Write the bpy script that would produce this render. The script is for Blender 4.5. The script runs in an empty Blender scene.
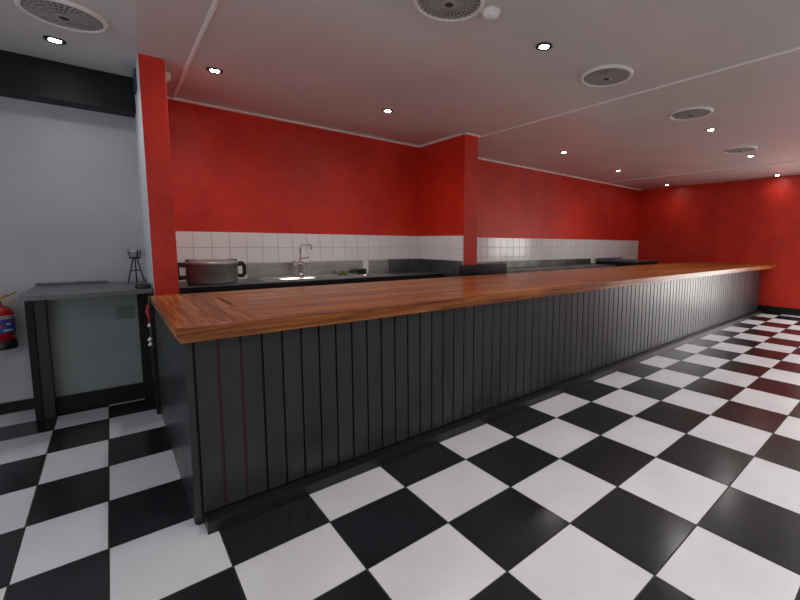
import bpy, bmesh, math, random
from mathutils import Vector, Matrix
random.seed(7)
S = 0.45                      # one floor-tile unit in metres; all layout numbers below are in tile units
sc = bpy.context.scene
COL = sc.collection
PI = math.pi

# ------------------------------------------------------------------ materials
def mat(name, col, rough=.5, metal=0., spec=.5, coat=0., coat_r=.1):
    m = bpy.data.materials.new(name); m.use_nodes = True
    b = m.node_tree.nodes['Principled BSDF']
    b.inputs['Base Color'].default_value = (*col, 1)
    b.inputs['Roughness'].default_value = rough
    b.inputs['Metallic'].default_value = metal
    b.inputs['Specular IOR Level'].default_value = spec
    b.inputs['Coat Weight'].default_value = coat
    b.inputs['Coat Roughness'].default_value = coat_r
    return m
def nodes(m): return m.node_tree.nodes, m.node_tree.links, m.node_tree.nodes['Principled BSDF']
def noisy(m, c1, c2, scale, detail=4, stretch=(1, 1, 1), lo=.35, hi=.65, bump=0., rough=None, dist=0.):
    n, l, b = nodes(m)
    tc = n.new('ShaderNodeTexCoord'); mp = n.new('ShaderNodeMapping'); mp.inputs['Scale'].default_value = stretch
    no = n.new('ShaderNodeTexNoise'); no.inputs['Scale'].default_value = scale; no.inputs['Detail'].default_value = detail
    no.inputs['Distortion'].default_value = dist
    cr = n.new('ShaderNodeValToRGB')
    cr.color_ramp.elements[0].position = lo; cr.color_ramp.elements[0].color = (*c1, 1)
    cr.color_ramp.elements[1].position = hi; cr.color_ramp.elements[1].color = (*c2, 1)
    l.new(tc.outputs['Object'], mp.inputs['Vector']); l.new(mp.outputs['Vector'], no.inputs['Vector'])
    l.new(no.outputs['Fac'], cr.inputs['Fac']); l.new(cr.outputs['Color'], b.inputs['Base Color'])
    if bump:
        bp = n.new('ShaderNodeBump'); bp.inputs['Strength'].default_value = bump; bp.inputs['Distance'].default_value = .004
        l.new(no.outputs['Fac'], bp.inputs['Height']); l.new(bp.outputs['Normal'], b.inputs['Normal'])
    if rough:
        mr = n.new('ShaderNodeMapRange'); mr.inputs['To Min'].default_value = rough[0]; mr.inputs['To Max'].default_value = rough[1]
        l.new(no.outputs['Fac'], mr.inputs['Value']); l.new(mr.outputs['Result'], b.inputs['Roughness'])
    return m
def emis(name, col, s):
    m = mat(name, (0, 0, 0)); b = m.node_tree.nodes['Principled BSDF']
    b.inputs['Emission Color'].default_value = (*col, 1); b.inputs['Emission Strength'].default_value = s
    return m

def red_paint():
    m = mat('red_paint', (.5, .02, .015), .42)
    n, l, b = nodes(m)
    tc = n.new('ShaderNodeTexCoord')
    n1 = n.new('ShaderNodeTexNoise'); n1.inputs['Scale'].default_value = 1.6; n1.inputs['Detail'].default_value = 6; n1.inputs['Roughness'].default_value = .6
    n2 = n.new('ShaderNodeTexNoise'); n2.inputs['Scale'].default_value = 11; n2.inputs['Detail'].default_value = 5; n2.inputs['Distortion'].default_value = .8
    ad = n.new('ShaderNodeMath'); ad.operation = 'MULTIPLY_ADD'; ad.inputs[1].default_value = .45
    cr = n.new('ShaderNodeValToRGB'); e = cr.color_ramp.elements
    e[0].position = .52; e[0].color = (.54, .017, .007, 1); e[1].position = .92; e[1].color = (.74, .036, .011, 1)
    l.new(tc.outputs['Object'], n1.inputs['Vector']); l.new(tc.outputs['Object'], n2.inputs['Vector'])
    l.new(n2.outputs['Fac'], ad.inputs[0]); l.new(n1.outputs['Fac'], ad.inputs[2])
    l.new(ad.outputs[0], cr.inputs['Fac']); l.new(cr.outputs['Color'], b.inputs['Base Color'])
    return m

def wood(name, axis):
    m = mat(name, (.3, .1, .03), .27, spec=.38)
    n, l, b = nodes(m)
    tc = n.new('ShaderNodeTexCoord'); ge = n.new('ShaderNodeNewGeometry')
    of = n.new('ShaderNodeVectorMath'); of.operation = 'SCALE'; of.inputs['Scale'].default_value = 1
    cx = n.new('ShaderNodeCombineXYZ'); mu = n.new('ShaderNodeMath'); mu.operation = 'MULTIPLY'; mu.inputs[1].default_value = 37.
    l.new(ge.outputs['Random Per Island'], mu.inputs[0])
    for i in range(3): l.new(mu.outputs[0], cx.inputs[i])
    va = n.new('ShaderNodeVectorMath'); l.new(tc.outputs['Object'], va.inputs[0]); l.new(cx.outputs[0], va.inputs[1])
    mp = n.new('ShaderNodeMapping'); s = [60, 60, 60]; s[axis] = 2.2; mp.inputs['Scale'].default_value = s
    l.new(va.outputs[0], mp.inputs['Vector'])
    no = n.new('ShaderNodeTexNoise'); no.inputs['Scale'].default_value = 1.; no.inputs['Detail'].default_value = 7; no.inputs['Roughness'].default_value = .62; no.inputs['Distortion'].default_value = .5
    l.new(mp.outputs['Vector'], no.inputs['Vector'])
    mp2 = n.new('ShaderNodeMapping'); s2 = [9, 9, 9]; s2[axis] = .7; mp2.inputs['Scale'].default_value = s2
    l.new(va.outputs[0], mp2.inputs['Vector'])
    n2 = n.new('ShaderNodeTexNoise'); n2.inputs['Scale'].default_value = 1.; n2.inputs['Detail'].default_value = 3
    l.new(mp2.outputs['Vector'], n2.inputs['Vector'])
    ad = n.new('ShaderNodeMath'); ad.operation = 'MULTIPLY_ADD'; ad.inputs[1].default_value = .4
    l.new(n2.outputs['Fac'], ad.inputs[0]); l.new(no.outputs['Fac'], ad.inputs[2])
    a2 = n.new('ShaderNodeMath'); a2.operation = 'MULTIPLY_ADD'; a2.inputs[1].default_value = .10
    l.new(ge.outputs['Random Per Island'], a2.inputs[0]); l.new(ad.outputs[0], a2.inputs[2])
    cr = n.new('ShaderNodeValToRGB'); e = cr.color_ramp.elements
    e[0].position = .50; e[0].color = (.06, .017, .004, 1); e[1].position = .96; e[1].color = (.50, .19, .045, 1)
    x = e.new(.72); x.color = (.28, .080, .016, 1)
    l.new(a2.outputs[0], cr.inputs['Fac']); l.new(cr.outputs['Color'], b.inputs['Base Color'])
    bp = n.new('ShaderNodeBump'); bp.inputs['Strength'].default_value = .12; bp.inputs['Distance'].default_value = .003
    l.new(no.outputs['Fac'], bp.inputs['Height']); l.new(bp.outputs['Normal'], b.inputs['Normal'])
    return m

M = {}
M['red'] = red_paint()
M['grey_wall'] = noisy(mat('lavender_grey_paint', (.4, .4, .43), .55), (.40, .395, .425), (.45, .445, .475), 2.2)
M['white_wall'] = mat('white_paint', (.72, .73, .78), .4)
M['black_paint'] = noisy(mat('black_paint', (.011, .012, .014), .5, spec=.25), (.007, .008, .010), (.010, .011, .014), 3)
M['base_black'] = mat('black_skirting', (.007, .007, .007), .35, spec=.3)
M['ceiling'] = noisy(mat('gloss_ceiling_panel', (.45, .43, .42), .2, spec=.35), (.62, .595, .585), (.67, .645, .635), 1.1, 3)
M['seam'] = mat('white_plastic_trim', (.9, .88, .86), .3)
M['tile_white'] = noisy(mat('white_floor_tile', (.6, .6, .62), .3), (.60, .59, .62), (.66, .65, .68), 3, 5, rough=(.26, .4))
M['tile_black'] = noisy(mat('black_floor_tile', (.012, .014, .016), .3), (.010, .012, .014), (.014, .016, .019), 2.5, 3, rough=(.17, .23))
M['grout'] = mat('floor_joint', (.02, .02, .02), .7)
M['wtile'] = noisy(mat('white_glazed_tile', (.84, .83, .83), .12), (.82, .81, .81), (.88, .87, .87), 3)
M['wgrout'] = mat('tile_grout', (.62, .60, .60), .8)
M['board'] = noisy(mat('charcoal_board_paint', (.03, .034, .037), .38), (.017, .020, .022), (.023, .027, .029), 6, 5, (1, 1, .15), bump=.05, rough=(.24, .38))
M['groove'] = mat('groove_black_paint', (.006, .006, .006), .6)  # near-black backing behind the gaps of boards and planks
M['groove_red'] = mat('old_red_paint', (.05, .007, .004), .6)
M['plinth'] = mat('black_plinth', (.008, .008, .008), .35)
M['wood_x'] = wood('varnished_wood_lengthwise', 0)
M['wood_y'] = wood('varnished_wood_crosswise', 1)
M['steel'] = noisy(mat('brushed_steel', (.5, .5, .5), .3, 1.), (.47, .46, .44), (.58, .57, .55), 3, 4, (1, 1, 12), rough=(.24, .38))
M['dark_steel'] = noisy(mat('dark_worn_steel', (.16, .17, .17), .34, .8), (.10, .11, .11), (.20, .21, .21), 4, 4)
M['pot_metal'] = noisy(mat('grey_pot_metal', (.35, .35, .34), .42, .6), (.33, .33, .32), (.40, .40, .39), 6, 3, (1, 1, 4))
M['chrome'] = mat('chrome', (.75, .75, .77), .08, 1.)
M['black_plastic'] = mat('black_plastic', (.012, .012, .013), .35)
M['black_gloss'] = mat('black_laminate', (.014, .015, .016), .25)
M['vent_white'] = mat('vent_white_plastic', (.86, .83, .81), .35)
M['vent_grey'] = mat('vent_grille_grey', (.40, .385, .37), .45)
M['vent_dark'] = mat('vent_dark_inside', (.03, .028, .026), .8)
M['counter_grey'] = noisy(mat('grey_laminate', (.1, .11, .11), .3), (.10, .108, .11), (.13, .138, .14), 8, 3)
M['panel_grey'] = noisy(mat('grey_green_panel_paint', (.22, .24, .235), .5), (.225, .245, .24), (.265, .285, .28), 3)
M['post_brown'] = mat('dark_brown_post_paint', (.022, .020, .016), .5)
M['ext_red'] = mat('extinguisher_red', (.42, .012, .012), .25, coat=.5)
M['brass'] = mat('brass_lever', (.5, .33, .12), .35, .8)
M['label_blue'] = mat('label_blue', (.03, .07, .32), .4)
M['label_white'] = mat('label_white', (.62, .62, .66), .4)
M['green'] = mat('green_sponge', (.10, .13, .02), .9)
M['white_plastic'] = mat('white_plastic', (.75, .75, .72), .35)
M['red_ribbon'] = mat('red_ribbon', (.45, .015, .012), .5)
M['tealight'] = mat('smoky_glass', (.35, .35, .36), .15)
M['blue_plate'] = mat('dark_blue_plate', (.03, .05, .09), .4)
M['blue_steel'] = noisy(mat('bluish_steel', (.16, .20, .24), .3, .7), (.14, .18, .22), (.19, .23, .27), 4)
M['lamp'] = emis('lamp_glow', (1, .97, .92), 70.)
M['lamp_ring'] = mat('downlight_black_ring', (.02, .02, .02), .3)
M['frame_white'] = mat('window_frame_white', (.8, .8, .8), .4)
M['day_left'] = emis('daylight_pane_left', (.84, .91, 1.), 1.5)
M['day_front'] = emis('daylight_pane_front', (1., .98, .97), .45)
M['day_door'] = emis('daylight_pane_door', (1., .98, .95), 6.)

# ------------------------------------------------------------------ mesh helpers (tile units in, metres out)
class MB:
    def __init__(s): s.bm = bmesh.new(); s.mi = 0
    def mark(s, fs):
        for f in fs: f.material_index = s.mi
    def box(s, x0, x1, y0, y1, z0, z1, bev=0.):
        old = set(s.bm.faces)
        r = bmesh.ops.create_cube(s.bm, size=1)
        v = r['verts']
        for q in v:
            q.co = Vector(((x0 + x1) / 2 + q.co.x * (x1 - x0), (y0 + y1) / 2 + q.co.y * (y1 - y0), (z0 + z1) / 2 + q.co.z * (z1 - z0)))
        if bev:
            ed = list(set(e for q in v for e in q.link_edges))
            r = bmesh.ops.bevel(s.bm, geom=ed, offset=bev, segments=2, affect='EDGES', profile=.6)
        s.mark([f for f in s.bm.faces if f not in old]); return s
    def prism(s, pts, z0, z1):
        a = [s.bm.verts.new((p[0], p[1], z0)) for p in pts]; b = [s.bm.verts.new((p[0], p[1], z1)) for p in pts]
        n = len(pts); fs = [s.bm.faces.new(a[::-1]), s.bm.faces.new(b)]
        for i in range(n): fs.append(s.bm.faces.new((a[i], a[(i + 1) % n], b[(i + 1) % n], b[i])))
        s.mark(fs); return s
    def quad(s, *p):
        f = s.bm.faces.new([s.bm.verts.new(q) for q in p]); s.mark([f]); return s
    def lathe(s, c, prof, n=48, axis='z', sx=1., sy=1.):
        rings = []
        for r, h in prof:
            ring = []
            for i in range(n if r > 1e-6 else 1):
                a = 2 * PI * i / n
                ring.append(s.bm.verts.new((c[0] + r * math.cos(a) * sx, c[1] + r * math.sin(a) * sy, c[2] + h)))
            rings.append(ring)
        fs = []
        for A, B in zip(rings, rings[1:]):
            if len(A) == 1 and len(B) == 1: continue
            for i in range(n):
                j = (i + 1) % n
                if len(A) == 1: fs.append(s.bm.faces.new((A[0], B[j], B[i])))
                elif len(B) == 1: fs.append(s.bm.faces.new((A[i], A[j], B[0])))
                else: fs.append(s.bm.faces.new((A[i], A[j], B[j], B[i])))
        for f in fs: f.smooth = True
        s.mark(fs); return s
    def tube(s, pts, r, n=12, cap=True):
        pts = [Vector(p) for p in pts]; rr = r if isinstance(r, (list, tuple)) else [r] * len(pts)
        prev = None; up = None; rings = []
        for i, p in enumerate(pts):
            t = (pts[min(i + 1, len(pts) - 1)] - pts[max(i - 1, 0)]).normalized()
            if up is None:
                up = t.orthogonal().normalized()
            else:
                up = (up - t * up.dot(t)).normalized()
            w = t.cross(up)
            rings.append([s.bm.verts.new(p + (up * math.cos(2 * PI * k / n) + w * math.sin(2 * PI * k / n)) * rr[i]) for k in range(n)])
        fs = []
        for A, B in zip(rings, rings[1:]):
            for i in range(n): fs.append(s.bm.faces.new((A[i], A[(i + 1) % n], B[(i + 1) % n], B[i])))
        for f in fs: f.smooth = True
        if cap: fs += [s.bm.faces.new(rings[0][::-1]), s.bm.faces.new(rings[-1])]
        s.mark(fs); return s
    def build(s, name, mats, parent=None, origin=None):
        """vertices are in world tile units; the object's origin goes to its own base (or the given point)"""
        bmesh.ops.recalc_face_normals(s.bm, faces=s.bm.faces)
        for v in s.bm.verts: v.co *= S
        if parent is not None: o0 = parent['_w'] if False else W[parent.name]
        else:
            if origin is None:
                xs = [v.co for v in s.bm.verts]
                o0 = Vector(((min(v.x for v in xs) + max(v.x for v in xs)) / 2, (min(v.y for v in xs) + max(v.y for v in xs)) / 2, min(v.z for v in xs)))
            else: o0 = Vector(origin) * S
        for v in s.bm.verts: v.co -= o0
        me = bpy.data.meshes.new(name); s.bm.to_mesh(me); s.bm.free()
        for m in (mats if isinstance(mats, (list, tuple)) else [mats]): me.materials.append(m)
        o = bpy.data.objects.new(name, me); COL.objects.link(o)
        if parent is not None: o.parent = parent
        else: o.location = o0
        W[o.name] = o0
        return o
W = {}
def thing(name, label, cat, loc, group=None):
    o = bpy.data.objects.new(name, None); COL.objects.link(o); o.empty_display_size = .1
    o.location = Vector(loc) * S; W[o.name] = Vector(loc) * S
    return tag(o, label, cat, group)
def tag(o, label, cat, group=None):
    o['label'] = label; o['category'] = cat
    if group: o['group'] = group
    return o
def struct(o): o['kind'] = 'structure'; return o

# ------------------------------------------------------------------ layout
UF, VBK, VLW, ZC = 19.56, 8.96, 8.6, 6.353      # far wall, back wall, alcove wall, ceiling
U0, V0 = -10., -9.                               # room limits behind the camera
ZT = 2.303                                       # bar top
P1U0, P1U1, P1V = -3.323, -2.953, 6.70           # near partition stub
P2U0, P2U1, P2V = 4.0, 4.527, 6.675              # pier
ZTT = 3.41                                       # top of wall tiles
T = .3                                           # wall thickness

# floor of black and white tiles
ul = [-4.77, -4.07, -3.15, -2.17, -1.15, -.1, .98, 2.12, 3.29, 4.44, 5.55, 6.7, 7.82, 8.93, 10.0, 11.13, 12.2, 13.3, 14.45, 15.55, 16.7, 17.9, 19.0, 20.1]
ui0 = -5
while ul[0] > U0: ul.insert(0, ul[0] - 1.); ui0 -= 1
vl = [-.915, .054, .974, 1.87, 2.97, 4.0, 5.03, 6.07, 7.085, 7.8, 8.7, 9.6]
vi0 = -1
while vl[0] > V0: vl.insert(0, vl[0] - .96); vi0 -= 1
m = MB(); g = .008
m.mi = 2; m.box(U0 - T, UF + T, V0 - T, VBK + T, -.2, -.004)
for i in range(len(ul) - 1):
    for j in range(len(vl) - 1):
        a, b, c, d = ul[i], ul[i + 1], vl[j], vl[j + 1]
        a, b, c, d = max(a, U0), min(b, UF), max(c, V0), min(d, VBK)
        m.mi = 0 if (i + ui0 + j + vi0) % 2 == 0 else 1
        m.quad((a + g, c + g, 0), (b - g, c + g, 0), (b - g, d - g, 0), (a + g, d - g, 0))
struct(m.build('floor', [M['tile_white'], M['tile_black'], M['grout']], origin=(0, 0, 0)))

# walls
def wall(name, mt, *b): return struct(MB().box(*b).build(name, mt))
wall('ceiling', M['ceiling'], U0 - T, UF + T, V0 - T, VBK + T, ZC, ZC + .2)
wall('wall_back', M['red'], P1U1 - .05, UF + T, VBK, VBK + T, 0, ZC)
wall('wall_back_alcove', M['grey_wall'], U0 - T, P1U0 + .05, VLW, VLW + T, 0, ZC)
# near partition stub: white on the alcove side, red front and red inner side
m = MB(); m.mi = 0
m.box(P1U0, P1U1, P1V, VBK + .1, 0, ZC, .008)
for f in m.bm.faces:
    if f.normal.x < -.8: f.material_index = 1
m.bm.normal_update()
for f in m.bm.faces: f.material_index = 1 if f.normal.x < -.8 else 0
struct(m.build('wall_partition', [M['red'], M['white_wall']]))
struct(MB().box(P2U0, P2U1, P2V, VBK + .1, 0, ZC, .008).build('wall_pier', M['red']))

# far wall with a glazed door standing outside the frame (its daylight grazes the bar front)
DV0, DV1, DZ = -3.6, .55, 4.7
m = MB()
m.box(UF, UF + T, DV1, VBK + T, 0, ZC); m.box(UF, UF + T, V0 - T, DV0, 0, ZC); m.box(UF, UF + T, DV0, DV1, DZ, ZC)
struct(m.build('wall_right', M['red']))
m = MB(); fw = .14
m.box(UF - .03, UF + .2, DV1 - fw, DV1, 0, DZ); m.box(UF - .03, UF + .2, DV0, DV0 + fw, 0, DZ)
m.box(UF - .03, UF + .2, DV0 + fw, DV1 - fw, DZ - fw, DZ); m.box(UF + .02, UF + .18, -1.62, -1.46, 0, DZ - fw)
d1 = struct(m.build('door_1', M['frame_white']))
MB().box(UF + .09, UF + .11, DV0 + fw, DV1 - fw, .05, DZ - fw).build('door_pane', M['day_door'], d1)

# left wall with a big window, front wall (behind the camera) with two shop windows
WL = (-6.5, 5.2, 1.2, 5.6)
m = MB()
m.box(U0 - T, U0, V0 - T, WL[0], 0, ZC); m.box(U0 - T, U0, WL[1], VLW + T, 0, ZC)
m.box(U0 - T, U0, WL[0], WL[1], 0, WL[2]); m.box(U0 - T, U0, WL[0], WL[1], WL[3], ZC)
struct(m.build('wall_left', M['grey_wall']))
def window(n, along, pos, a, b, z0, z1, pane, sgn):
    m = MB(); q = MB(); w = .12
    def bx(mm, p0, p1, a0, a1, c0, c1):
        if along == 'y': mm.box(p0, p1, a0, a1, c0, c1)
        else: mm.box(a0, a1, p0, p1, c0, c1)
    lo, hi = sorted((pos + sgn * .02, pos - sgn * .2))
    bx(m, lo, hi, a, a + w, z0, z1); bx(m, lo, hi, b - w, b, z0, z1)
    bx(m, lo, hi, a, b, z0, z0 + w); bx(m, lo, hi, a, b, z1 - w, z1)
    k = max(1, round((b - a) / 3.))
    for i in range(1, k):
        c = a + (b - a) * i / k; bx(m, lo, hi, c - w / 2, c + w / 2, z0, z1)
    f = struct(m.build('window_%d' % n, M['frame_white']))
    pl, ph = sorted((pos - sgn * .1, pos - sgn * .12))
    bx(q, pl, ph, a + w, b - w, z0 + w, z1 - w); q.build('window_pane', pane, f)
window(1, 'y', U0, WL[0], WL[1], WL[2], WL[3], M['day_left'], 1)
FW = [(-8., 0.5), (3., 12.)]; FZ = (1.0, 5.4)
m = MB(); x = U0 - T
for a, b in FW:
    m.box(x, a, V0 - T, V0, 0, ZC); m.box(a, b, V0 - T, V0, 0, FZ[0]); m.box(a, b, V0 - T, V0, FZ[1], ZC); x = b
m.box(x, UF + T, V0 - T, V0, 0, ZC)
struct(m.build('wall_front', M['grey_wall']))
for i, (a, b) in enumerate(FW): window(i + 2, 'x', V0, a, b, FZ[0], FZ[1], M['day_front'], 1)

# skirtings, beam, cornice, ceiling joints
wall('baseboard_right', M['base_black'], UF - .05, UF, DV1, VBK, 0, .33)
wall('baseboard_back', M['base_black'], U0, -5.0, VLW - .06, VLW, 0, .2)
m = MB(); m.box(U0, P1U0 - .004, 8.12, VLW, 5.70, ZC)
struct(m.build('trim_1', M['black_paint']))
m = MB(); h = .045
m.box(P1U1, P2U0, VBK - h, VBK, ZC - h, ZC); m.box(P2U1, UF, VBK - h, VBK, ZC - h, ZC)
m.box(P2U0 - h, P2U0, P2V - h, VBK - h, ZC - h, ZC); m.box(P2U0 - h, P2U1 + h, P2V - h, P2V, ZC - h * .7, ZC)
m.box(P2U1, P2U1 + h, P2V, VBK - h, ZC - h, ZC)
struct(m.build('trim_2', M['seam']))
for i, (a, w) in enumerate(((-2.62, .035), (4.62, .035), (15.6, .03), (-6.2, .04))):
    m = MB(); v1 = VBK - .05 if a > -3 else 8.1
    m.prism([(a - w, V0), (a + w, V0), (a + w, v1), (a - w, v1)], ZC - .012, ZC)
    m.box(a - w * .4, a + w * .4, V0, v1, ZC - .022, ZC - .011)
    struct(m.build('trim_%d' % (i + 3), M['seam']))

# glazed wall tiles in two and a bit rows
def tiles(name, runs, rows):
    m = MB(); g = .007
    for (ax, p, a, b, nrm, first) in runs:
        m.mi = 1
        z0, z1 = rows[-1][0], rows[0][1]
        if ax == 'x': m.box(a, b, p - .02, p, z0, z1)
        else: m.box(p - .02, p, a, b, z0, z1)
        m.mi = 0
        x = a if first is None else first - .374
        while x < b:
            x0, x1 = max(a, x + g), min(b, x + .374 - g)
            if x1 - x0 > .02:
                for (c, d) in rows:
                    if ax == 'x': m.box(x0, x1, p - .032, p - .015, c + g, d - g, .006)
                    else: m.box(p - .032, p - .015, x0, x1, c + g, d - g, .006)
            x += .374
    return struct(m.build(name, [M['wtile'], M['wgrout']]))
tiles('trim_7', [('x', VBK, P1U1, P2U0, 0, -2.41), ('y', P2U0, P2V + .02, VBK - .03, 0, None)], [(3.03, ZTT), (2.65, 3.03), (2.20, 2.65)])
tiles('trim_8', [('x', VBK, P2U1, UF, 0, None)], [(3.03, ZTT), (2.65, 3.03), (2.20, 2.65)])

# ------------------------------------------------------------------ bar counter
UB0, UB1 = -3.343, 19.05
VB, VP = 2.525, 2.72                            # plinth face, board face
ZS = ZT - .157                                   # underside of the top
VBK_BAR = 5.82
bar = thing('bar_counter', 'long dark grey boarded bar counter running across the checkered floor', 'counter', (8, 4.4, 0))
m = MB()
bx = UB0 + .02; edges = [UB0 + .03]; x = -3.32
bd = .2265; gw = .011
x0 = UB0 + .075
m.mi = 0
m.box(UB0, x0 - gw, VP - .012, VP + .05, 0.12, ZS, .006)               # corner post
k = 0
while x0 < UB1 - .05:
    x1 = min(x0 + bd, UB1)
    m.box(x0 + gw, x1 - gw, VP + random.uniform(-.002, .002), VP + .05, .15, ZS, .008)
    x0 = x1; k += 1
m.mi = 1; m.box(UB0 + .02, UB1, VP + .035, VP + .1, .02, ZS)
m.mi = 2
for q, hgt in ((1, 1.), (2, .95)):
    c = UB0 + .075 + bd * q
    m.box(c - gw, c + gw, VP + .012, VP + .04, .16, ZS * hgt)
m.build('front_panel', [M['board'], M['groove'], M['groove_red']], bar)
m = MB(); y = VP + .06
while y < 6.6:
    y1 = min(y + .37, 6.68)
    m.box(UB0, UB0 + .05, y + gw, y1 - gw, 0.01, ZS, .008); y = y1
m.mi = 1; m.box(UB0 + .035, UB0 + .1, VP + .06, 6.68, 0.0, ZS)
m.build('side_panel', [M['board'], M['groove']], bar)
m = MB(); m.box(UB0 + .085, UB1 - .02, VB, VP + .05, 0, .135, .006); m.build('plinth', M['plinth'], bar)
m = MB(); m.box(UB1, UB1 + .12, VP + .03, VBK_BAR - .1, 0, ZS, .01)
m.box(UB1 + .12, UB1 + .2, VP + .25, VP + .5, 0, ZS, .01)
m.build('end_panel', M['board'], bar)
m = MB()
for v in (VBK_BAR - .16,): m.box(UB0 + .1, UB1, v, v + .06, .0, ZS)
for i in range(8): m.box(UB0 + 1.5 + i * 2.8, UB0 + 1.56 + i * 2.8, VP + .1, VBK_BAR - .16, 0, ZS)
m.build('carcass', M['black_plastic'], bar)

# timber top: three cross planks at the near end, then long planks
top = thing('timber_worktop', 'thick varnished brown timber top lying along the whole bar counter', 'counter top', (8, 4.4, ZS))
UT0, UT1, VF0, VF1 = -3.43, UF - .12, 2.525, 2.25
def vfront(u): return VF0 + (VF1 - VF0) * max(0, (u - 6) / (UT1 - 6))
m = MB(); g = .002
UJ = -2.64
# cross planks (grain along v)
m.mi = 1
w = (UJ - UT0) / 4
for i in range(4):
    a, b = UT0 + i * w, UT0 + (i + 1) * w
    m.box(a + g * (i > 0), b - g, VF0 + .11, VBK_BAR, ZS + .06, ZT - random.uniform(0, .003), .006)
m.mi = 0
# front plank, mitred at the corner, following the front edge
def strip(f0, f1, a, b, n, z0, z1):
    us = [a + (b - a) * i / n for i in range(n + 1)]
    pts = [(u, f0(u)) for u in us] + [(u, f1(u)) for u in us[::-1]]
    m.prism(pts, z0, z1)
def vin(u): return vfront(u) + .10
strip(vfront, vin, UT0 + .012, UT1, 12, ZS + .066, ZT)
wd = (VBK_BAR - VF0 - .11) / 11
for j in range(11):
    c, d = VF0 + .11 + j * wd, VF0 + .11 + (j + 1) * wd
    # each row: boards of a few metres, staggered
    u = UJ + (.03 if 4.2 < (c + d) / 2 < 5.0 else g)
    first = True
    while u < UT1:
        L = random.uniform(5.5, 9.5); e = min(u + L, UT1)
        if UT1 - e < 1.5: e = UT1
        if j == 0:
            strip(vin, lambda q, d=d: d - g, u, e - g, 6, ZS + .066, ZT - .001)
        else:
            m.box(u, e - g, c + g * .6, d - g * .6, ZS + .06, ZT - random.uniform(0, .002), .004)
        u = e
m.mi = 2; m.box(UT0 + .05, UT1 - .05, VF0 + .05, VBK_BAR - .02, ZS + .05, ZT - .02)
m.build('tabletop', [M['wood_x'], M['wood_y'], M['groove']], top)
m = MB()
strip(lambda u: vfront(u) + .03, lambda u: vfront(u) + .12, UT0 + .04, UT1 - .03, 12, ZS, ZS + .062)
m.mi = 1; m.box(UT0 + .03, UT0 + .12, VF0 + .13, VBK_BAR - .02, ZS, ZS + .06, .006)
m.build('edge_moulding', [M['wood_x'], M['wood_y']], top)

# ------------------------------------------------------------------ sink counter in the left recess
ZW = 2.25; SV0 = 7.55
skc = thing('sink_counter', 'dark steel topped sink counter in the tiled recess behind the bar', 'counter', (.5, 8.2, 0))
su0, su1, sv0, sv1 = -1.15, 2.35, 7.72, 8.72
m = MB()
m.box(P1U1 + .015, su0, SV0, VBK - .035, ZW - .09, ZW, .006); m.box(su1, P2U0 - .035, SV0, VBK - .035, ZW - .09, ZW, .006)
m.box(su0, su1, SV0, sv0, ZW - .09, ZW, .006); m.box(su0, su1, sv1, VBK - .035, ZW - .09, ZW, .006)
m.build('worktop', M['dark_steel'], skc)
m = MB(); m.box(P1U1 + .015, P2U0 - .04, SV0 - .02, SV0 + .012, ZW - .11, ZW - .012, .005); m.build('front_edge', M['black_gloss'], skc)
m = MB()
m.box(-1.3, 1.86, VBK - .07, VBK - .032, ZW, 2.64, .006); m.box(2.06, 2.75, VBK - .07, VBK - .032, ZW, 2.64, .006)
m.build('splashback', M['steel'], skc)
m = MB(); m.box(2.75, P2U0 - .033, VBK - .075, VBK - .032, ZW, 2.66, .006); m.box(P2U0 - .075, P2U0 - .033, P2V + .02, VBK - .075, ZW - .1, 2.66, .006)
m.build('dark_splashback', M['dark_steel'], skc)
m = MB(); m.box(P1U1 + .02, P2U0 - .02, SV0 + .12, VBK - .05, .12, ZW - .62); m.box(P1U1 + .02, P1U1 + .08, SV0 + .12, VBK - .05, 0, ZW - .09); m.box(P2U0 - .08, P2U0 - .02, SV0 + .12, VBK - .05, 0, ZW - .09)
m.box(P1U1 + .08, P2U0 - .08, SV0 + .12, SV0 + .16, ZW - .62, ZW - .09)
m.build('cabinet', M['black_plastic'], skc)

snk = thing('double_sink', 'stainless steel double bowl sink set into the dark steel counter', 'sink', (.6, 8.2, ZW))
def bowl_mesh(m, a, b, c, d, z, dep, cs=.09):
    def ring(i, zz, r):
        pts = []
        for (cx, cy, s0) in ((b - r - i, d - r - i, 0), (a + r + i, d - r - i, 1), (a + r + i, c + r + i, 2), (b - r - i, c + r + i, 3)):
            for k in range(5):
                t = (s0 + k / 4) * PI / 2; pts.append((cx + r * math.cos(t), cy + r * math.sin(t), zz))
        return pts
    rs = [ring(-.03, z + .004, cs + .03), ring(-.012, z + .012, cs + .01), ring(0, z + .004, cs), ring(.03, z - dep * .9, cs), ring(.08, z - dep, cs * .7)]
    vs = [[m.bm.verts.new(p) for p in r] for r in rs]; fs = []
    for A, B in zip(vs, vs[1:]):
        n = len(A)
        for i in range(n): fs.append(m.bm.faces.new((A[i], A[(i + 1) % n], B[(i + 1) % n], B[i])))
    fs.append(m.bm.faces.new(vs[-1]))
    for f in fs: f.smooth = True
    m.mark(fs)
B1, B2 = (-.75, .25, 7.86, 8.44), (.75, 1.75, 7.86, 8.44)
m = MB()
def plate(a, b, c, d): m.box(a, b, c, d, ZW - .012, ZW + .006)
plate(su0, B1[0], sv0, sv1); plate(B1[1], B2[0], sv0, sv1); plate(B2[1], su1, sv0, sv1)
for B in (B1, B2): plate(B[0], B[1], sv0, B[2]); plate(B[0], B[1], B[3], sv1)
m.box(su0, su1, sv1 - .02, sv1, ZW, ZW + .03, .005)
m.build('rim', M['steel'], snk)
for B in (B1, B2):
    m = MB(); bowl_mesh(m, *B, ZW + .004, .4); m.build('bowl', M['steel'], snk)
m = MB()
for k in range(7): m.box(1.84 + k * .06, 1.86 + k * .06, 7.85, 8.5, ZW + .004, ZW + .012)
m.build('drainer', M['steel'], snk)

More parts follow.
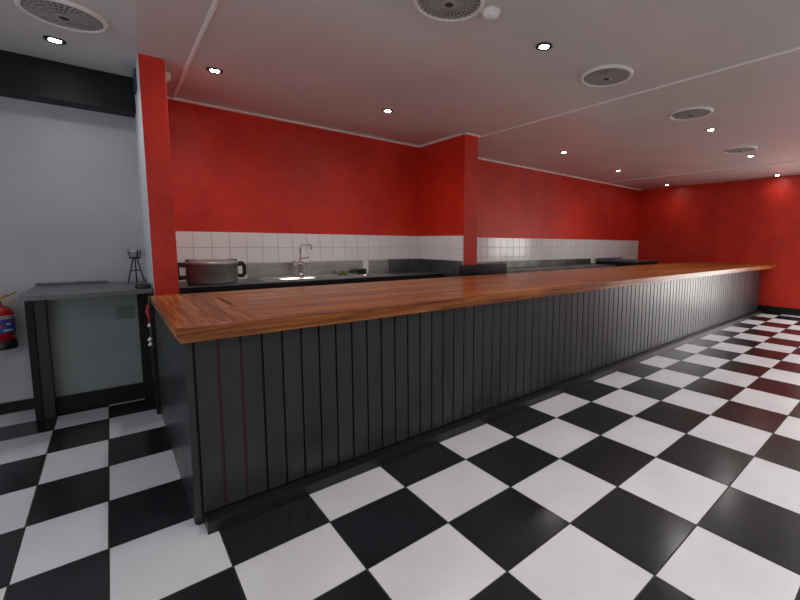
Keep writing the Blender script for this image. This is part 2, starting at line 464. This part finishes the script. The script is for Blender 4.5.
# mixer tap
tp = thing('mixer_tap', 'chrome mixer tap with tall swan neck spout behind the double sink', 'tap', (-.12, 8.5, ZW + .006))
tu, tv = -.12, 8.5
m = MB(); m.lathe((tu, tv, ZW), [(0, .006), (.085, .006), (.085, .02), (.06, .05), (.052, .1), (.052, .30), (.075, .32), (.075, .42), (.04, .45), (.035, .47), (0, .47)], 24); m.build('body', M['chrome'], tp)
m = MB(); pts = [(tu, tv, ZW + .44), (tu, tv, ZW + .80)]
for k in range(1, 7):
    a = PI / 2 * k / 6; pts.append((tu + .05 * (1 - math.cos(a)), tv - .03 * (1 - math.cos(a)), ZW + .80 + .05 * math.sin(a)))
pts += [(tu + .2, tv - .1, ZW + .855)]
for k in range(1, 7):
    a = PI / 2 * k / 6; pts.append((tu + .2 + .05 * math.sin(a), tv - .1 - .025 * math.sin(a), ZW + .805 + .05 * math.cos(a)))
pts += [(tu + .25, tv - .125, ZW + .74)]
m.tube(pts, .024, 12); m.build('spout', M['chrome'], tp)
for sx in (-1, 1):
    m = MB(); m.tube([(tu + sx * .04, tv, ZW + .34), (tu + sx * .17, tv - .02, ZW + .36)], [.03, .035], 12)
    m.tube([(tu + sx * .17, tv - .1, ZW + .37), (tu + sx * .17, tv + .06, ZW + .37)], .02, 8)
    m.tube([(tu + sx * .17, tv - .02, ZW + .30), (tu + sx * .17, tv - .02, ZW + .46)], .02, 8)
    m.build('handle', M['chrome'], tp)
m = MB(); m.tube([(tu + .03, tv, ZW + .5), (tu + .22, tv - .02, ZW + .53)], .018, 8); m.build('diverter_lever', M['chrome'], tp)

m = MB(); m.lathe((1.12, 8.6, ZW + .006), [(0, 0), (.09, 0), (.1, .03), (.08, .06), (.03, .08), (0, .085)], 14, sy=.7); m.lathe((1.07, 8.59, ZW + .05), [(0, 0), (.035, .02), (.035, .06), (0, .10)], 10)
tag(m.build('sponge', M['green']), 'small green sponge by the steel splashback behind the sink', 'sponge')
sb = thing('scrubbing_brush', 'small black scrubbing brush lying right of the green sponge behind the sink', 'brush', (1.65, 8.62, ZW))
m = MB(); m.box(1.52, 1.8, 8.52, 8.66, ZW + .11, ZW + .16, .015); m.build('back', M['black_plastic'], sb)
m = MB()
for i in range(7):
    for j in range(3): m.box(1.53 + i * .038, 1.55 + i * .038, 8.53 + j * .045, 8.555 + j * .045, ZW + .008, ZW + .115)
m.build('bristles', M['black_plastic'], sb)

# roasting pot
pc = (-2.17, 8.2, ZW)
pot = thing('roasting_pot', 'large round grey lidded pot with black handles beside the red partition', 'pot', pc)
R = .50
m = MB(); m.lathe(pc, [(0, .004), (R - .05, .004), (R - .02, .03), (R, .08), (R, .42), (R + .015, .43), (R + .015, .44), (R - .02, .44), (R - .03, .1), (0, .08)], 64); m.build('body', M['pot_metal'], pot)
m = MB(); m.lathe(pc, [(R + .02, .445), (R + .02, .475), (R - .02, .50), (R - .07, .515), (R - .2, .525), (0, .53)], 64); m.lathe(pc, [(0, .445), (R + .02, .445)], 64)
ld = m.build('lid', M['pot_metal'], pot)
for sgn in (-1, 1):
    m = MB(); m.box(pc[0] + sgn * .40 - .09, pc[0] + sgn * .40 + .09, pc[1] - .06, pc[1] + .06, pc[2] + .50, pc[2] + .535, .01)
    m.build('lid_clip', M['black_plastic'], ld)
for sgn in (-1, 1):
    m = MB()
    for dz in (.40, .16):
        m.box(pc[0] + sgn * (R + .03) - .06, pc[0] + sgn * (R + .03) + .06, pc[1] - .1, pc[1] + .1, pc[2] + dz - .03, pc[2] + dz + .03, .012)
    a = pc[0] + sgn * (R + .1)
    m.tube([(a - sgn * .07, pc[1], pc[2] + .43), (a + sgn * .0, pc[1], pc[2] + .44), (a + sgn * .05, pc[1], pc[2] + .38), (a + sgn * .05, pc[1], pc[2] + .2), (a + sgn * .0, pc[1], pc[2] + .13), (a - sgn * .07, pc[1], pc[2] + .15)], .045, 10)
    m.build('handle', M['black_plastic'], pot)

# ------------------------------------------------------------------ right-hand back counter, pier cladding, far steel unit
bc = thing('back_counter', 'long low dark back counter under the white tiles right of the red pier', 'counter', (9.5, 8.2, 0))
m = MB(); m.box(P2U1 + .01, 14.45, 7.5, VBK - .035, 2.1, 2.19, .006); m.build('worktop', M['dark_steel'], bc)
m = MB(); m.box(P2U1 + .01, 14.45, VBK - .075, VBK - .034, 2.19, 2.47, .006); m.build('splashback', M['dark_steel'], bc)
m = MB(); m.box(P2U1 + .05, 14.4, 7.6, VBK - .05, 0, 2.1); m.build('cabinet', M['black_plastic'], bc)
bx_ = thing('low_cabinet', 'small black cabinet wrapping the foot of the red pier behind the bar', 'cabinet', (4.7, 6.65, 0))
m = MB(); m.box(3.8, 4.56, 6.50, 6.66, 0, 2.545, .008); m.build('pier_cladding', M['black_gloss'], bx_)
m = MB(); m.box(4.56, 5.67, 6.50, 7.3, 0, 2.54, .008); m.build('body', M['black_plastic'], bx_)
m = MB(); m.box(4.57, 5.69, 6.49, 7.3, 2.54, 2.57, .006); m.build('lid', M['dark_steel'], bx_)
fu = thing('steel_unit', 'bluish steel sink unit at the far end behind the bar by the red wall', 'counter', (16, 7.7, 0))
m = MB(); m.box(14.9, 17.6, 6.75, VBK - .04, 2.33, 2.39, .008); m.build('worktop', M['blue_steel'], fu)
m = MB(); m.box(15.0, 17.5, 6.85, VBK - .05, 0, 2.33, .005); m.build('cabinet', M['black_plastic'], fu)
m = MB(); m.box(14.9, 14.96, 6.75, VBK - .04, 2.39, 2.44, .006); m.box(14.96, 17.6, VBK - .09, VBK - .04, 2.39, 2.47, .006); m.build('upstand', M['blue_steel'], fu)

# ------------------------------------------------------------------ side counter in the grey alcove
ZL = 2.335
sd = thing('side_counter', 'grey topped narrow counter with dark posts against the grey alcove wall', 'counter', (-4.2, 7.8, 0))
L0, L1 = -4.96, P1U0 - .03
m = MB()
pts = [(L0, 6.62)] + [(L0 + (L1 - L0) * t / 10, 6.62 + .12 * t / 10 - .10 * math.sin(PI * t / 10)) for t in range(1, 10)] + [(L1, 6.74), (L1, VLW - .01), (L0, VLW - .01)]
m.prism(pts, ZL - .075, ZL); m.build('worktop', M['counter_grey'], sd)
m = MB(); m.box(L0, -3.95, VLW - .05, VLW - .008, ZL, ZL + .045, .006); m.build('upstand', M['counter_grey'], sd)
m = MB(); m.mi = 0; m.box(-5.03, -4.93, 7.72, 7.80, 0, ZL - .075, .006); m.mi = 1; m.box(-4.93, -4.78, 7.74, VLW - .07, 0, ZL - .075, .006)
m.build('post', [M['black_paint'], M['post_brown']], sd)
m = MB(); m.box(-3.53, P1U0 - .012, 7.75, VLW - .07, 0, ZL - .075, .006); m.box(-3.40, P1U0 - .012, 6.72, 7.75, 0, ZL - .075, .006); m.build('post', M['black_paint'], sd)
m = MB(); m.box(-4.80, -3.53, 7.92, 7.98, .33, ZL - .075); m.build('back_panel', M['panel_grey'], sd)
m = MB(); m.box(-4.80, -3.53, 7.88, 7.98, 0, .33, .006); m.build('kickboard', M['base_black'], sd)
m = MB(); m.box(-3.86, -3.60, 7.905, 7.922, 1.66, 1.92, .006)
for q in (-.06, .06): m.box(-3.73 + q - .03, -3.73 + q + .03, 7.898, 7.907, 1.75, 1.83, .004)
m.build('painted_socket', mat('dull_socket_paint', (.17, .185, .18), .6), sd)

# candle holder
cb = (-3.50, 8.25, ZL)
ch = thing('candle_holder', 'black wire tripod candle holder standing on the grey side counter', 'candle holder', cb)
m = MB()
for k in range(3):
    a = 2 * PI * k / 3 + .5
    m.tube([(cb[0] + .15 * math.cos(a), cb[1] + .15 * math.sin(a), ZL + .008), (cb[0] + .035 * math.cos(a), cb[1] + .035 * math.sin(a), ZL + .50)], .012, 8)
ring = [(cb[0] + .095 * math.cos(2 * PI * k / 24), cb[1] + .095 * math.sin(2 * PI * k / 24), ZL + .25) for k in range(25)]
m.tube(ring, .008, 6); m.build('tripod', M['black_plastic'], ch)
m = MB(); m.lathe((cb[0], cb[1], ZL + .49), [(0, 0), (.09, 0), (.1, .02), (.09, .03), (0, .03)], 20); m.build('plate', M['black_plastic'], ch)
m = MB(); m.lathe((cb[0], cb[1], ZL + .52), [(0, 0), (.075, 0), (.1, .15), (.09, .15), (.065, .02), (0, .02)], 20); m.build('glass_cup', M['tealight'], ch)
m = MB()
m.lathe((cb[0], cb[1], ZL + .60), [(.100, 0), (.106, 0), (.106, .012), (.100, .012), (.100, 0)], 20)
for k in range(4):
    a = PI / 2 * k + .4; m.tube([(cb[0] + .09 * math.cos(a), cb[1] + .09 * math.sin(a), ZL + .51), (cb[0] + .115 * math.cos(a), cb[1] + .115 * math.sin(a), ZL + .68)], .007, 6)
m.build('wire_cage', M['black_plastic'], ch)
at = (-3.46, 6.95, ZL)
m = MB(); m.lathe(at, [(0, .002), (.11, .002), (.115, .02), (.115, .07), (.095, .07), (.085, .03), (0, .03)], 20)
tag(m.build('ashtray', M['black_plastic']), 'small black ashtray at the right edge of the grey side counter', 'ashtray')

# cord hanging at the corner between side counter and bar
hc = thing('hanging_cord', 'thin cord with red ribbon and white plugs hanging beside the bar end', 'cord', (-3.42, 6.3, 1.2))
hu, hv = -3.45, 5.85
m = MB(); m.tube([(hu + .06, hv + .10, ZT - .02), (hu, hv + .06, ZT - .03), (hu - .01, hv - .02, 2.0), (hu, hv, 1.7), (hu + .012, hv, 1.42)], .009, 6); m.build('cord', M['dark_steel'], hc)
m = MB(); m.tube([(hu - .02, hv - .02, 2.16), (hu - .035, hv - .03, 2.05), (hu - .01, hv - .03, 1.95), (hu - .02, hv - .02, 1.86)], [.012, .024, .02, .005], 8); m.build('ribbon', M['red_ribbon'], hc)
for (dz, r) in ((1.83, .022), (1.60, .034), (1.52, .031)):
    m = MB(); m.lathe((hu - .02, hv - .03, dz - .03), [(0, 0), (r, .005), (r * .9, .03), (r * .3, .06), (0, .065)], 14); m.build('plug', M['white_plastic'], hc)

# ------------------------------------------------------------------ fire extinguisher
ec = (-5.42, 8.32, 1.26)
ex = thing('fire_extinguisher', 'red fire extinguisher with blue label hanging on the grey alcove wall', 'fire extinguisher', ec)
r = .19
m = MB(); m.lathe(ec, [(0, .02), (r, .02), (r, .62), (r * .93, .68), (r * .7, .74), (r * .35, .78), (.045, .80), (0, .80)], 40); m.build('cylinder', M['ext_red'], ex)
m = MB(); m.lathe(ec, [(0, 0), (r + .008, 0), (r + .01, .02), (r + .01, .16), (r, .165)], 40); m.build('base_boot', M['black_plastic'], ex)
m = MB(); m.mi = 0
def band(z0, z1, a0, a1, rr):
    n = 24; A = []; B = []
    for i in range(n + 1):
        a = a0 + (a1 - a0) * i / n
        A.append(m.bm.verts.new((ec[0] + rr * math.cos(a), ec[1] + rr * math.sin(a), ec[2] + z0)))
        B.append(m.bm.verts.new((ec[0] + rr * math.cos(a), ec[1] + rr * math.sin(a), ec[2] + z1)))
    fs = [m.bm.faces.new((A[i], A[i + 1], B[i + 1], B[i])) for i in range(n)]
    for f in fs: f.smooth = True
    m.mark(fs)
band(.30, .53, -PI, .1, r + .003)
m.mi = 1; band(.545, .60, -PI, .1, r + .004)
for z0, a0, a1 in ((.33, -1.2, -.5), (.36, -2.2, -1.5), (.44, -1.0, -.7)): band(z0, z0 + .03, a0, a1, r + .005)
m.mi = 2; band(.40, .45, -1.5, -1.1, r + .005); band(.47, .50, -.6, -.2, r + .005)
m.mi = 3
for i in range(9): band(.558, .588, -2.2 + i * .22, -2.2 + i * .22 + .12, r + .006)
m.build('label', [M['label_blue'], M['label_white'], M['ext_red'], M['black_plastic']], ex)
m = MB(); m.lathe((ec[0], ec[1], ec[2] + .79), [(0, 0), (.055, 0), (.055, .06), (.035, .08), (.035, .12), (0, .12)], 20); m.build('valve', M['brass'], ex)
m = MB(); m.box(ec[0] - .05, ec[0] + .22, ec[1] - .035, ec[1] + .035, ec[2] + .855, ec[2] + .88, .008); m.build('carry_handle', M['brass'], ex)
m = MB(); m.tube([(ec[0] - .03, ec[1], ec[2] + .90), (ec[0] + .1, ec[1], ec[2] + .94), (ec[0] + .24, ec[1], ec[2] + 1.0)], [.026, .022, .014], 8); m.build('lever', M['brass'], ex)
m = MB(); m.box(ec[0] - .06, ec[0] + .06, ec[1] + r * .9, VLW, ec[2] + .5, ec[2] + .6, .006); m.build('wall_bracket', M['black_plastic'], ex)

# ------------------------------------------------------------------ ceiling fittings
def dup(root, loc, label):
    r = root.copy(); COL.objects.link(r); r.location = Vector(loc) * S; r['label'] = label
    for chd in list(root.children):
        c = chd.copy(); COL.objects.link(c); c.parent = r
        for g_ in chd.children:
            d = g_.copy(); COL.objects.link(d); d.parent = c
    return r
DL = [(-4.33, 7.02, 'round downlight in the ceiling next to the black beam, under the nearest left vent'),
      (-2.21, 6.62, 'round downlight just right of the white ceiling joint and red partition'),
      (1.35, 6.46, 'round downlight above the sink recess, left of the red pier'),
      (1.56, 1.93, 'round downlight above the bar, between the smoke detector and the third vent'),
      (8.13, 6.20, 'first round downlight to the right of the red pier along the back wall'),
      (12.78, 6.70, 'second round downlight to the right of the red pier along the back wall'),
      (8.73, 1.81, 'round downlight beyond the fourth vent, over the far half of the bar'),
      (13.4, 2.02, 'round downlight just behind the farthest vent'),
      (18.55, 7.05, 'round downlight nearest the far corner of the two red walls'),
      (18.9, 2.35, 'round downlight close to the far red wall at the right edge of the photo')]
x, y, lb = DL[0]
dl = thing('downlight', lb, 'ceiling light', (x, y, ZC), 'recessed ceiling downlights')
m = MB(); m.lathe((x, y, ZC), [(.072, -.001), (.135, -.001), (.13, -.018), (.10, -.022), (.072, -.014), (.072, -.001)], 28); m.build('ring', M['lamp_ring'], dl)
m = MB(); m.lathe((x, y, ZC), [(0, -.016), (.073, -.016), (.073, -.002), (0, -.002)], 24); m.build('lamp', M['lamp'], dl)
for (x, y, lb) in DL[1:]: dup(dl, (x, y, ZC), lb)
def spot(x, y, e):
    l = bpy.data.lights.new('downlight_beam', 'SPOT'); l.energy = e; l.color = (1, .965, .935); l.spot_size = 2.6; l.spot_blend = 1.; l.shadow_soft_size = .04
    o = bpy.data.objects.new('downlight_beam', l); COL.objects.link(o); o.location = Vector((x, y, ZC - .06)) * S
FRONT_ADDED = [(x, y) for x in (-6.5, -.5, 5.5, 11.5, 17.) for y in (-1.9, -6.0)]  # out-of-view downlights, added to brighten the open floor and the room
for (x, y) in FRONT_ADDED: dup(dl, (x, y, ZC), 'added unseen downlight over the open floor on the customers side of the bar')['group'] = 'added downlights over the open floor'
for (x, y, lb) in DL: spot(x, y, 4 if x > 18 else 11 if x < -4 else 28)
for (x, y) in FRONT_ADDED: spot(x, y, 75)

VT = [(-4.16, 5.86, 'round white ceiling vent at the top left corner above the alcove'),
      (-.36, 1.98, 'round white ceiling vent at the top middle beside the smoke detector'),
      (3.33, 1.85, 'third round white ceiling vent, largest of the three right of the middle'),
      (6.80, 1.63, 'fourth round white ceiling vent, just beyond the ceiling joint line'),
      (11.97, 1.97, 'farthest and smallest round white ceiling vent')]
x, y, lb = VT[0]
vt = thing('ceiling_vent', lb, 'ceiling vent', (x, y, ZC), 'round ceiling vents')
RV = .47
m = MB(); m.lathe((x, y, ZC), [(RV, -.001), (RV, -.03), (RV - .015, -.045), (RV - .035, -.05), (RV - .055, -.042), (RV - .062, -.02), (RV - .06, -.001)], 56); m.build('rim', M['vent_white'], vt)
m = MB(); m.lathe((x, y, ZC), [(0, -.006), (RV - .055, -.006), (RV - .055, -.002), (0, -.002)], 40); m.build('backing', M['vent_dark'], vt)
m = MB()
def zg(r): return ZC - .04 - .03 * (1 - r / (RV - .08))
for k in range(32):
    a = 2 * PI * k / 32; tw = .3
    c0, s0 = math.cos(a), math.sin(a); c1, s1 = math.cos(a + tw), math.sin(a + tw)
    ra, rb = .085, RV - .055
    wa, wb = .005, .009
    pa = [(x + ra * c0 - wa * s0, y + ra * s0 + wa * c0, zg(ra)), (x + ra * c0 + wa * s0, y + ra * s0 - wa * c0, zg(ra)),
          (x + rb * c1 + wb * s1, y + rb * s1 - wb * c1, zg(rb)), (x + rb * c1 - wb * s1, y + rb * s1 + wb * c1, zg(rb))]
    v0 = [m.bm.verts.new(p) for p in pa]; v1 = [m.bm.verts.new((p[0], p[1], p[2] + .022)) for p in pa]
    m.bm.faces.new(v0); m.bm.faces.new(v1[::-1])
    for i in range(4): m.bm.faces.new((v0[i], v0[(i + 1) % 4], v1[(i + 1) % 4], v1[i]))
for rr in (.17, .25, .32, .38):
    m.lathe((x, y, 0), [(rr - .005, zg(rr) + .014), (rr - .005, zg(rr)), (rr + .005, zg(rr)), (rr + .005, zg(rr) + .014)], 44)
m.lathe((x, y, 0), [(.10, zg(.1) + .02), (.10, zg(.1) - .002), (.055, zg(.05) - .004), (.055, zg(.05) + .02)], 32)
m.build('grille', M['vent_grey'], vt)
m = MB(); m.lathe((x, y, 0), [(0, zg(0) - .01), (.04, zg(0) - .008), (.056, zg(0)), (.056, zg(0) + .03)], 20); m.build('hub', M['vent_dark'], vt)
for (x, y, lb) in VT[1:]: dup(vt, (x, y, ZC), lb)

x, y = .22, 1.80
sm = thing('smoke_detector', 'small white domed smoke detector beside the top middle ceiling vent', 'smoke detector', (x, y, ZC))
m = MB(); m.lathe((x, y, ZC), [(0, -.001), (.135, -.001), (.135, -.035), (.12, -.05), (0, -.05)], 32); m.build('base', M['seam'], sm)
m = MB(); m.lathe((x, y, ZC), [(.10, -.05), (.10, -.075), (.085, -.09), (.05, -.097), (0, -.098)], 32); m.build('cover', M['seam'], sm)
m = MB(); m.lathe((x, y, ZC), [(.03, -.095), (.03, -.107), (.02, -.11), (0, -.11)], 16); m.build('sensor_button', M['white_plastic'], sm)

m = MB(); m.box(P1U1 + .0, P1U1 + .13, P1V + .55, P1V + .72, ZC - .14, ZC - .02, .01); m.box(P1U1 + .0, P1U1 + .07, P1V + .58, P1V + .68, ZC - .22, ZC - .14, .01)
tag(m.build('junction_box', M['seam']), 'small white junction box under the ceiling at the red partition', 'junction box')
m = MB(); m.box(P1U0 - .03, P1U0, 7.3, 7.75, ZC - .42, ZC - .06, .006)
for q in (ZC - .36, ZC - .12): m.lathe((P1U0 - .03, 7.52, q), [(0, -.01), (.012, -.01), (.012, .01), (0, .01)], 8)
tag(m.build('mounting_plate', M['blue_plate']), 'small dark plate high on the white side of the red partition', 'plate')

# ------------------------------------------------------------------ camera, exposure
yaw, pit, rol = .848, -.1, .008
f = Vector((math.cos(pit) * math.cos(yaw), math.cos(pit) * math.sin(yaw), math.sin(pit)))
rt = Vector((math.sin(yaw), -math.cos(yaw), 0)); up = rt.cross(f)
r2 = rt * math.cos(rol) + up * math.sin(rol); u2 = up * math.cos(rol) - rt * math.sin(rol)
cam = bpy.data.cameras.new('camera'); co = bpy.data.objects.new('camera', cam); COL.objects.link(co)
mw = Matrix((r2, u2, -f)).transposed().to_4x4(); mw.translation = Vector((-3.878, -2.416, 3.194)) * S
co.matrix_world = mw
cam.sensor_width = 36; cam.lens = 404.83 / 800 * 36
cam.shift_x = -67.34 / 800; cam.shift_y = -16.39 / 800; cam.clip_start = .02
sc.camera = co
w = bpy.data.worlds.new('world'); sc.world = w; w.use_nodes = True
w.node_tree.nodes['Background'].inputs['Color'].default_value = (.6, .7, .85, 1); w.node_tree.nodes['Background'].inputs['Strength'].default_value = .3
sc.view_settings.view_transform = 'Standard'; sc.view_settings.look = 'None'
sc.view_settings.gamma = 1; sc.view_settings.use_curve_mapping = False
sc.view_settings.exposure = .2
try:
    sc.cycles.use_denoising = True; sc.cycles.max_bounces = 10; sc.cycles.diffuse_bounces = 6; sc.cycles.glossy_bounces = 5
except Exception: pass
